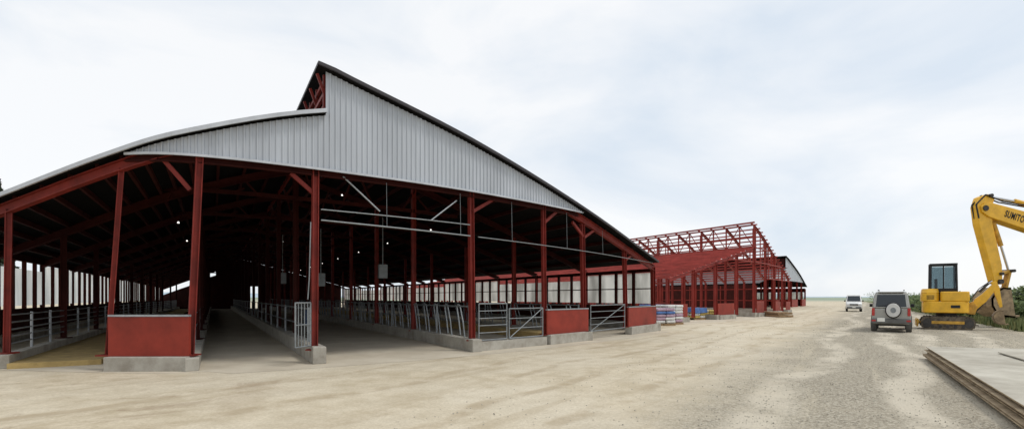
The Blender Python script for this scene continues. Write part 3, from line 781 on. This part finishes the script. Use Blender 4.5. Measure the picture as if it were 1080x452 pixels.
# ================================================================== VEGETATION
def leaves(m,c,rad,n,size,mi=0):
    for _ in range(n):
        while True:
            p=Vector((random.uniform(-1,1),random.uniform(-1,1),random.uniform(-1,1)))
            if .25<p.length<1: break
        q=Vector((c[0]+p.x*rad[0],c[1]+p.y*rad[1],max(.02,c[2]+p.z*rad[2])))
        a=Vector((random.gauss(0,1),random.gauss(0,1),random.gauss(0,1))).normalized(); b=a.orthogonal().normalized(); s=size*random.uniform(.5,1.3)
        m.add([q-a*s-b*s*.2,q+b*s*.5,q+a*s,q-b*s*.5],[(0,1,2,3)],mi)
def shrub(x,y,h,w):
    E=empty('shrub',(x,y,0),'leafy green shrub on the grassy verge','shrub',group='shrubs along the verge')
    m=MB()
    for k in range(5):
        a=random.uniform(0,6.28); m.tube((0,0,0),(math.cos(a)*w*.35,math.sin(a)*w*.35,h*random.uniform(.5,.8)),.035,5,0,.012)
    m.obj('trunk',[M_bark],E)
    m=MB()
    for k in range(8):
        a=random.uniform(0,6.28); r=random.uniform(.1,.6)*w
        hh=h*random.uniform(.2,.78)
        leaves(m,(math.cos(a)*r,math.sin(a)*r,hh),(w*.42,w*.42,h*.26),110,.08+.03*h)
    m.obj('crown',[M_leaf],E)
vx=lambda y:.64*y+7.5
for (y,o,h,w) in [(28,1.9,1.7,1.4),(31,2.6,2.2,1.7),(30,4.4,2.5,1.8),(34,1.0,1.6,1.6),(35,3.6,2.2,1.9),(37,1.4,1.7,1.6),(40,1.2,1.7,1.7),(40,4.5,2.2,2.0),(43,1.6,1.8,1.8),(46,1.4,1.7,1.8),(48,4.0,2.2,2.2),(50,1.6,1.8,2.0),(54,1.6,1.9,2.2),
                  (58,2.4,2.1,2.4),(62,2.0,1.9,2.4),(67,2.6,2.2,2.6),(72,2.2,2.0,2.8),(78,3,2.3,3.0),(85,3,2.2,3.2),(93,3,2.4,3.4),(103,4,2.5,3.8),(116,5,2.5,4),(132,5,2.8,5),(150,6,3.0,6)]:
    shrub(vx(y)+o,y,h,w)
def tree(x,y,h,w,label,conifer=False):
    E=empty('pine_tree' if conifer else 'tree',(x,y,0),label,'tree')
    m=MB(); m.tube((0,0,0),(0,0,h*.95),.02*h,8,0,.02)
    for k in range(16):
        a=k*2.4; z=h*(.3+.04*k); m.tube((0,0,z),(math.cos(a)*w*.5,math.sin(a)*w*.5,z+h*.06),.05,5,0,.015)
    m.obj('trunk',[M_bark],E); m=MB()
    for k in range(26):
        t=k/25; z=h*(.15+.83*t); r=w*(1-t)*.9+.1
        for j in range(6):
            a=random.uniform(0,6.28); leaves(m,(math.cos(a)*r*.6,math.sin(a)*r*.6,z),(r*.45,r*.45,h*.02),26,.3)
    m.obj('crown',[M_conifer],E)
tree(-61.3,61,15.6,3,'dark conifer rising beyond the barn roof',True)
tree(-67,63,15.5,3,'dark conifer beside the other conifer beyond the barn',True)
m=MB()
for _ in range(11000):
    y=23+random.random()**1.4*60; x=vx(y)+.6+abs(random.gauss(0,3.5))
    h=random.uniform(.12,.6); a=random.uniform(0,6.28); k=.04+.001*y; dx,dy=math.cos(a)*k,math.sin(a)*k
    m.add([(x-dx,y-dy,0),(x+dx,y+dy,0),(x+random.uniform(-.1,.1),y+random.uniform(-.1,.1),h)],[(0,1,2)])
g=m.obj('grass',[M_dry]); g['kind']='stuff'; g['label']='dry green and straw grass on the verge'
m=MB()
for _ in range(14000):
    y=4.5+random.random()**1.8*30; xb=1.2+(y-6)*.69
    x=xb+random.uniform(-.2,1)*1.2+random.random()*(9+.3*y)
    if random.random()<.05: x=xb-random.uniform(0,3)
    s=random.uniform(.004,.013)*(1+y*.03); pts=[]
    for d in ((1,0,0),(0,1,0),(-1,0,0),(0,-1,0),(0,0,.8),(0,0,-.5)):
        k=s*random.uniform(.6,1.3); pts.append((x+d[0]*k,y+d[1]*k,s*.3+d[2]*k))
    m.add(pts,[(0,1,4),(1,2,4),(2,3,4),(3,0,4),(1,0,5),(2,1,5),(3,2,5),(0,3,5)])
g=m.obj('gravel_stones',[M_stone]); g['kind']='stuff'; g['label']='loose grey stones scattered on the road'

# ================================================================== GROUND
gm=bpy.data.materials.new('ground_dirt_gravel'); nt,N,L=nodes_of(gm); P=N['Principled BSDF']; P.inputs['Roughness'].default_value=.95; P.inputs['Specular IOR Level'].default_value=.2
geo=N.new('ShaderNodeNewGeometry'); sx=N.new('ShaderNodeSeparateXYZ'); L.new(geo.outputs['Position'],sx.inputs[0])
def math_(op,a,b=None,c=None):
    n=N.new('ShaderNodeMath'); n.operation=op
    for i,v in enumerate((a,b,c)):
        if v is None: continue
        if isinstance(v,(int,float)): n.inputs[i].default_value=v
        else: L.new(v,n.inputs[i])
    return n.outputs[0]
def noise(scale,detail=5,rough=.6,vec=None,dist=0):
    n=N.new('ShaderNodeTexNoise'); n.inputs['Scale'].default_value=scale; n.inputs['Detail'].default_value=detail; n.inputs['Roughness'].default_value=rough; n.inputs['Distortion'].default_value=dist
    L.new(vec or geo.outputs['Position'],n.inputs['Vector']); return n.outputs['Fac']
def mapr(v,a,b,c=0,d=1):
    n=N.new('ShaderNodeMapRange'); n.interpolation_type='SMOOTHSTEP'
    for i,q in enumerate((a,b,c,d)): n.inputs[i+1].default_value=q
    L.new(v,n.inputs[0]); return n.outputs[0]
def mix(f,a,b,mode='MIX'):
    n=N.new('ShaderNodeMix'); n.data_type='RGBA'; n.blend_type=mode
    if isinstance(f,(int,float)): n.inputs[0].default_value=f
    else: L.new(f,n.inputs[0])
    for i,v in ((6,a),(7,b)):
        if isinstance(v,tuple): n.inputs[i].default_value=(*v,1)
        else: L.new(v,n.inputs[i])
    return n.outputs[2]
mp=N.new('ShaderNodeMapping'); mp.vector_type='POINT'; mp.inputs['Rotation'].default_value=(0,0,R(35))
L.new(geo.outputs['Position'],mp.inputs[0])
mp2=N.new('ShaderNodeMapping'); mp2.inputs['Scale'].default_value=(1.6,.10,1); L.new(mp.outputs[0],mp2.inputs[0])
streak=noise(1.0,6,.7,mp2.outputs[0],.3)
big=noise(.22,6,.6); med=noise(1.6,8,.72); fine=noise(22,6,.75); speck=noise(60,3,.8)
d=math_('SUBTRACT',sx.outputs[0],math_('ADD',math_('MULTIPLY',sx.outputs[1],.698),-3.0))
d=math_('ADD',d,math_('MULTIPLY',math_('SUBTRACT',noise(.5,7,.7),.5),5.0))
gmask=mapr(d,-1.2,2.2)
dirt=mix(mapr(med,.3,.72),(.46,.385,.265),(.66,.58,.44))
dirt=mix(mapr(big,.35,.65,0,.6),dirt,(.70,.64,.52))
dirt=mix(mapr(streak,.52,.66,0,.4),dirt,(.41,.335,.225))
dirt=mix(mapr(fine,.35,.62,.35,0),dirt,(.30,.25,.17))
dirt=mix(mapr(speck,.30,.42,.4,0),dirt,(.26,.21,.14))
vo=N.new('ShaderNodeTexVoronoi'); vo.inputs['Scale'].default_value=38; L.new(geo.outputs['Position'],vo.inputs['Vector'])
vs=N.new('ShaderNodeSeparateColor'); L.new(vo.outputs['Color'],vs.inputs[0])
grav=mix(vs.outputs[0],(.20,.175,.13),(.56,.51,.41))
grav=mix(mapr(noise(.8,6,.7),.42,.68,0,.45),grav,(.45,.40,.31))
grav=mix(mapr(speck,.42,.60,.35,0),grav,(.20,.17,.125))
grav=mix(mapr(streak,.52,.66,0,.5),grav,(.53,.47,.355))
sc=N.new('ShaderNodeSeparateXYZ'); L.new(mp.outputs[0],sc.inputs[0])
cc=math_('ADD',sc.outputs[0],math_('MULTIPLY',math_('SUBTRACT',noise(.12,3),.5),3.2))
def tracks(cs_,w0,w1):
    acc=None
    for c0 in cs_:
        v=mapr(math_('ABSOLUTE',math_('SUBTRACT',cc,c0)),w0,w1,1,0)
        acc=v if acc is None else math_('MAXIMUM',acc,v)
    return acc
brk=mapr(noise(.9,5,.7),.38,.6)
td=math_('MULTIPLY',tracks((-3.0,-4.5,-5.6,-7.1,-8.8),.06,.22),brk)
tg=tracks((-1.1,.5,1.6,3.2),.12,.42)
dirt=mix(math_('MULTIPLY',td,.6),dirt,(.36,.285,.185))
grav=mix(math_('MULTIPLY',tg,math_('MULTIPLY',mapr(noise(.6,5,.7),.3,.6),.75)),grav,(.62,.56,.45))
colr=mix(gmask,dirt,grav)
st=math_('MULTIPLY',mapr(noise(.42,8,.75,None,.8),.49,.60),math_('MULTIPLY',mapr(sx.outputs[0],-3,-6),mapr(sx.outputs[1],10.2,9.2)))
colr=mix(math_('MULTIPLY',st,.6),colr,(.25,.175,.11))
dv=math_('SUBTRACT',sx.outputs[0],math_('ADD',math_('MULTIPLY',sx.outputs[1],.64),7.5))
dv=math_('ADD',dv,math_('MULTIPLY',math_('SUBTRACT',noise(.35,6),.5),4.0))
dvm=math_('MULTIPLY',mapr(dv,0,2.0),mapr(sx.outputs[1],20,26))
colr=mix(dvm,colr,mix(mapr(noise(.9,6),.35,.65),(.06,.09,.025),(.19,.20,.075)))
far=mapr(sx.outputs[1],150,260)
colr=mix(far,colr,mix(mapr(noise(.01,4),.4,.6),(.22,.28,.20),(.36,.38,.29)))
L.new(colr,P.inputs['Base Color'])
bh=math_('ADD',math_('MULTIPLY',med,.5),math_('ADD',math_('MULTIPLY',fine,.35),math_('MULTIPLY',math_('MULTIPLY',vo.outputs['Distance'],-.6),gmask)))
bh=math_('SUBTRACT',bh,math_('MULTIPLY',td,.5))
bp=N.new('ShaderNodeBump'); bp.inputs['Strength'].default_value=.6; bp.inputs['Distance'].default_value=.04; L.new(bh,bp.inputs['Height']); L.new(bp.outputs[0],P.inputs['Normal'])
m=MB(); m.add([(-3000,-300,0),(3000,-300,0),(3000,6000,0),(-3000,6000,0)],[(0,1,2,3)])
g=m.obj('ground',[gm]); g['kind']='structure'
m=MB(); n=120; vs=[]
for i in range(n+1):
    x=-2600+6600*i/n; h=16+12*math.sin(i*.13)+6*math.sin(i*.37+1)+3*math.sin(i*.9)
    vs+=[(x,2500,-5),(x,2700,max(4,h)),(x,3200,-5)]
fs=[]
for i in range(n):
    for j in range(2): a=i*3+j; fs.append((a,a+3,a+4,a+1))
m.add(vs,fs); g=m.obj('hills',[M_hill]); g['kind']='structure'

# ================================================================== WORLD, SUN, CAMERA
EL,AZ=58,100
w=bpy.data.worlds.new('World'); scene.world=w; w.use_nodes=True; nt=w.node_tree; N=nt.nodes; L=nt.links
N.clear(); out=N.new('ShaderNodeOutputWorld')
sky=N.new('ShaderNodeTexSky'); sky.sky_type='NISHITA'; sky.sun_disc=False; sky.sun_elevation=R(EL); sky.sun_rotation=R(AZ)
b1=N.new('ShaderNodeBackground'); b1.inputs[1].default_value=.12; L.new(sky.outputs[0],b1.inputs[0])
tc=N.new('ShaderNodeTexCoord'); mp=N.new('ShaderNodeMapping'); mp.inputs['Scale'].default_value=(1,1,2.4); mp.inputs['Location'].default_value=(.4,.2,0); L.new(tc.outputs['Generated'],mp.inputs[0])
n1=N.new('ShaderNodeTexNoise'); n1.inputs['Scale'].default_value=2.0; n1.inputs['Detail'].default_value=7; n1.inputs['Roughness'].default_value=.52; n1.inputs['Distortion'].default_value=.35
L.new(mp.outputs[0],n1.inputs['Vector'])
cr_=N.new('ShaderNodeValToRGB'); cr_.color_ramp.elements[0].position=.34; cr_.color_ramp.elements[1].position=.57
cr_.color_ramp.elements[0].color=(.77,.85,.94,1); cr_.color_ramp.elements[1].color=(1.02,1.03,1.04,1)
L.new(n1.outputs['Fac'],cr_.inputs['Fac'])
b2=N.new('ShaderNodeBackground'); b2.inputs[1].default_value=1.0; L.new(cr_.outputs[0],b2.inputs[0])
mx=N.new('ShaderNodeMixShader'); mx.inputs[0].default_value=.90; L.new(b1.outputs[0],mx.inputs[1]); L.new(b2.outputs[0],mx.inputs[2]); L.new(mx.outputs[0],out.inputs[0])

sd=bpy.data.lights.new('sun','SUN'); sd.energy=1.5; sd.angle=R(14); sd.color=(1,.96,.9)
so=bpy.data.objects.new('sun',sd); COL.objects.link(so)
el=R(EL); az=R(AZ)
dirv=Vector((math.sin(az)*math.cos(el),math.cos(az)*math.cos(el),math.sin(el)))
so.rotation_euler=dirv.to_track_quat('Z','Y').to_euler()

cd=bpy.data.cameras.new('camera'); co=bpy.data.objects.new('camera',cd); COL.objects.link(co)
co.location=(0,0,1.55); co.rotation_euler=(R(90),0,0); cd.lens=18; cd.sensor_width=36; cd.shift_y=.0806; cd.clip_end=9000; cd.clip_start=.05
scene.camera=co
scene.view_settings.view_transform='Standard'; scene.view_settings.look='None'; scene.view_settings.exposure=0
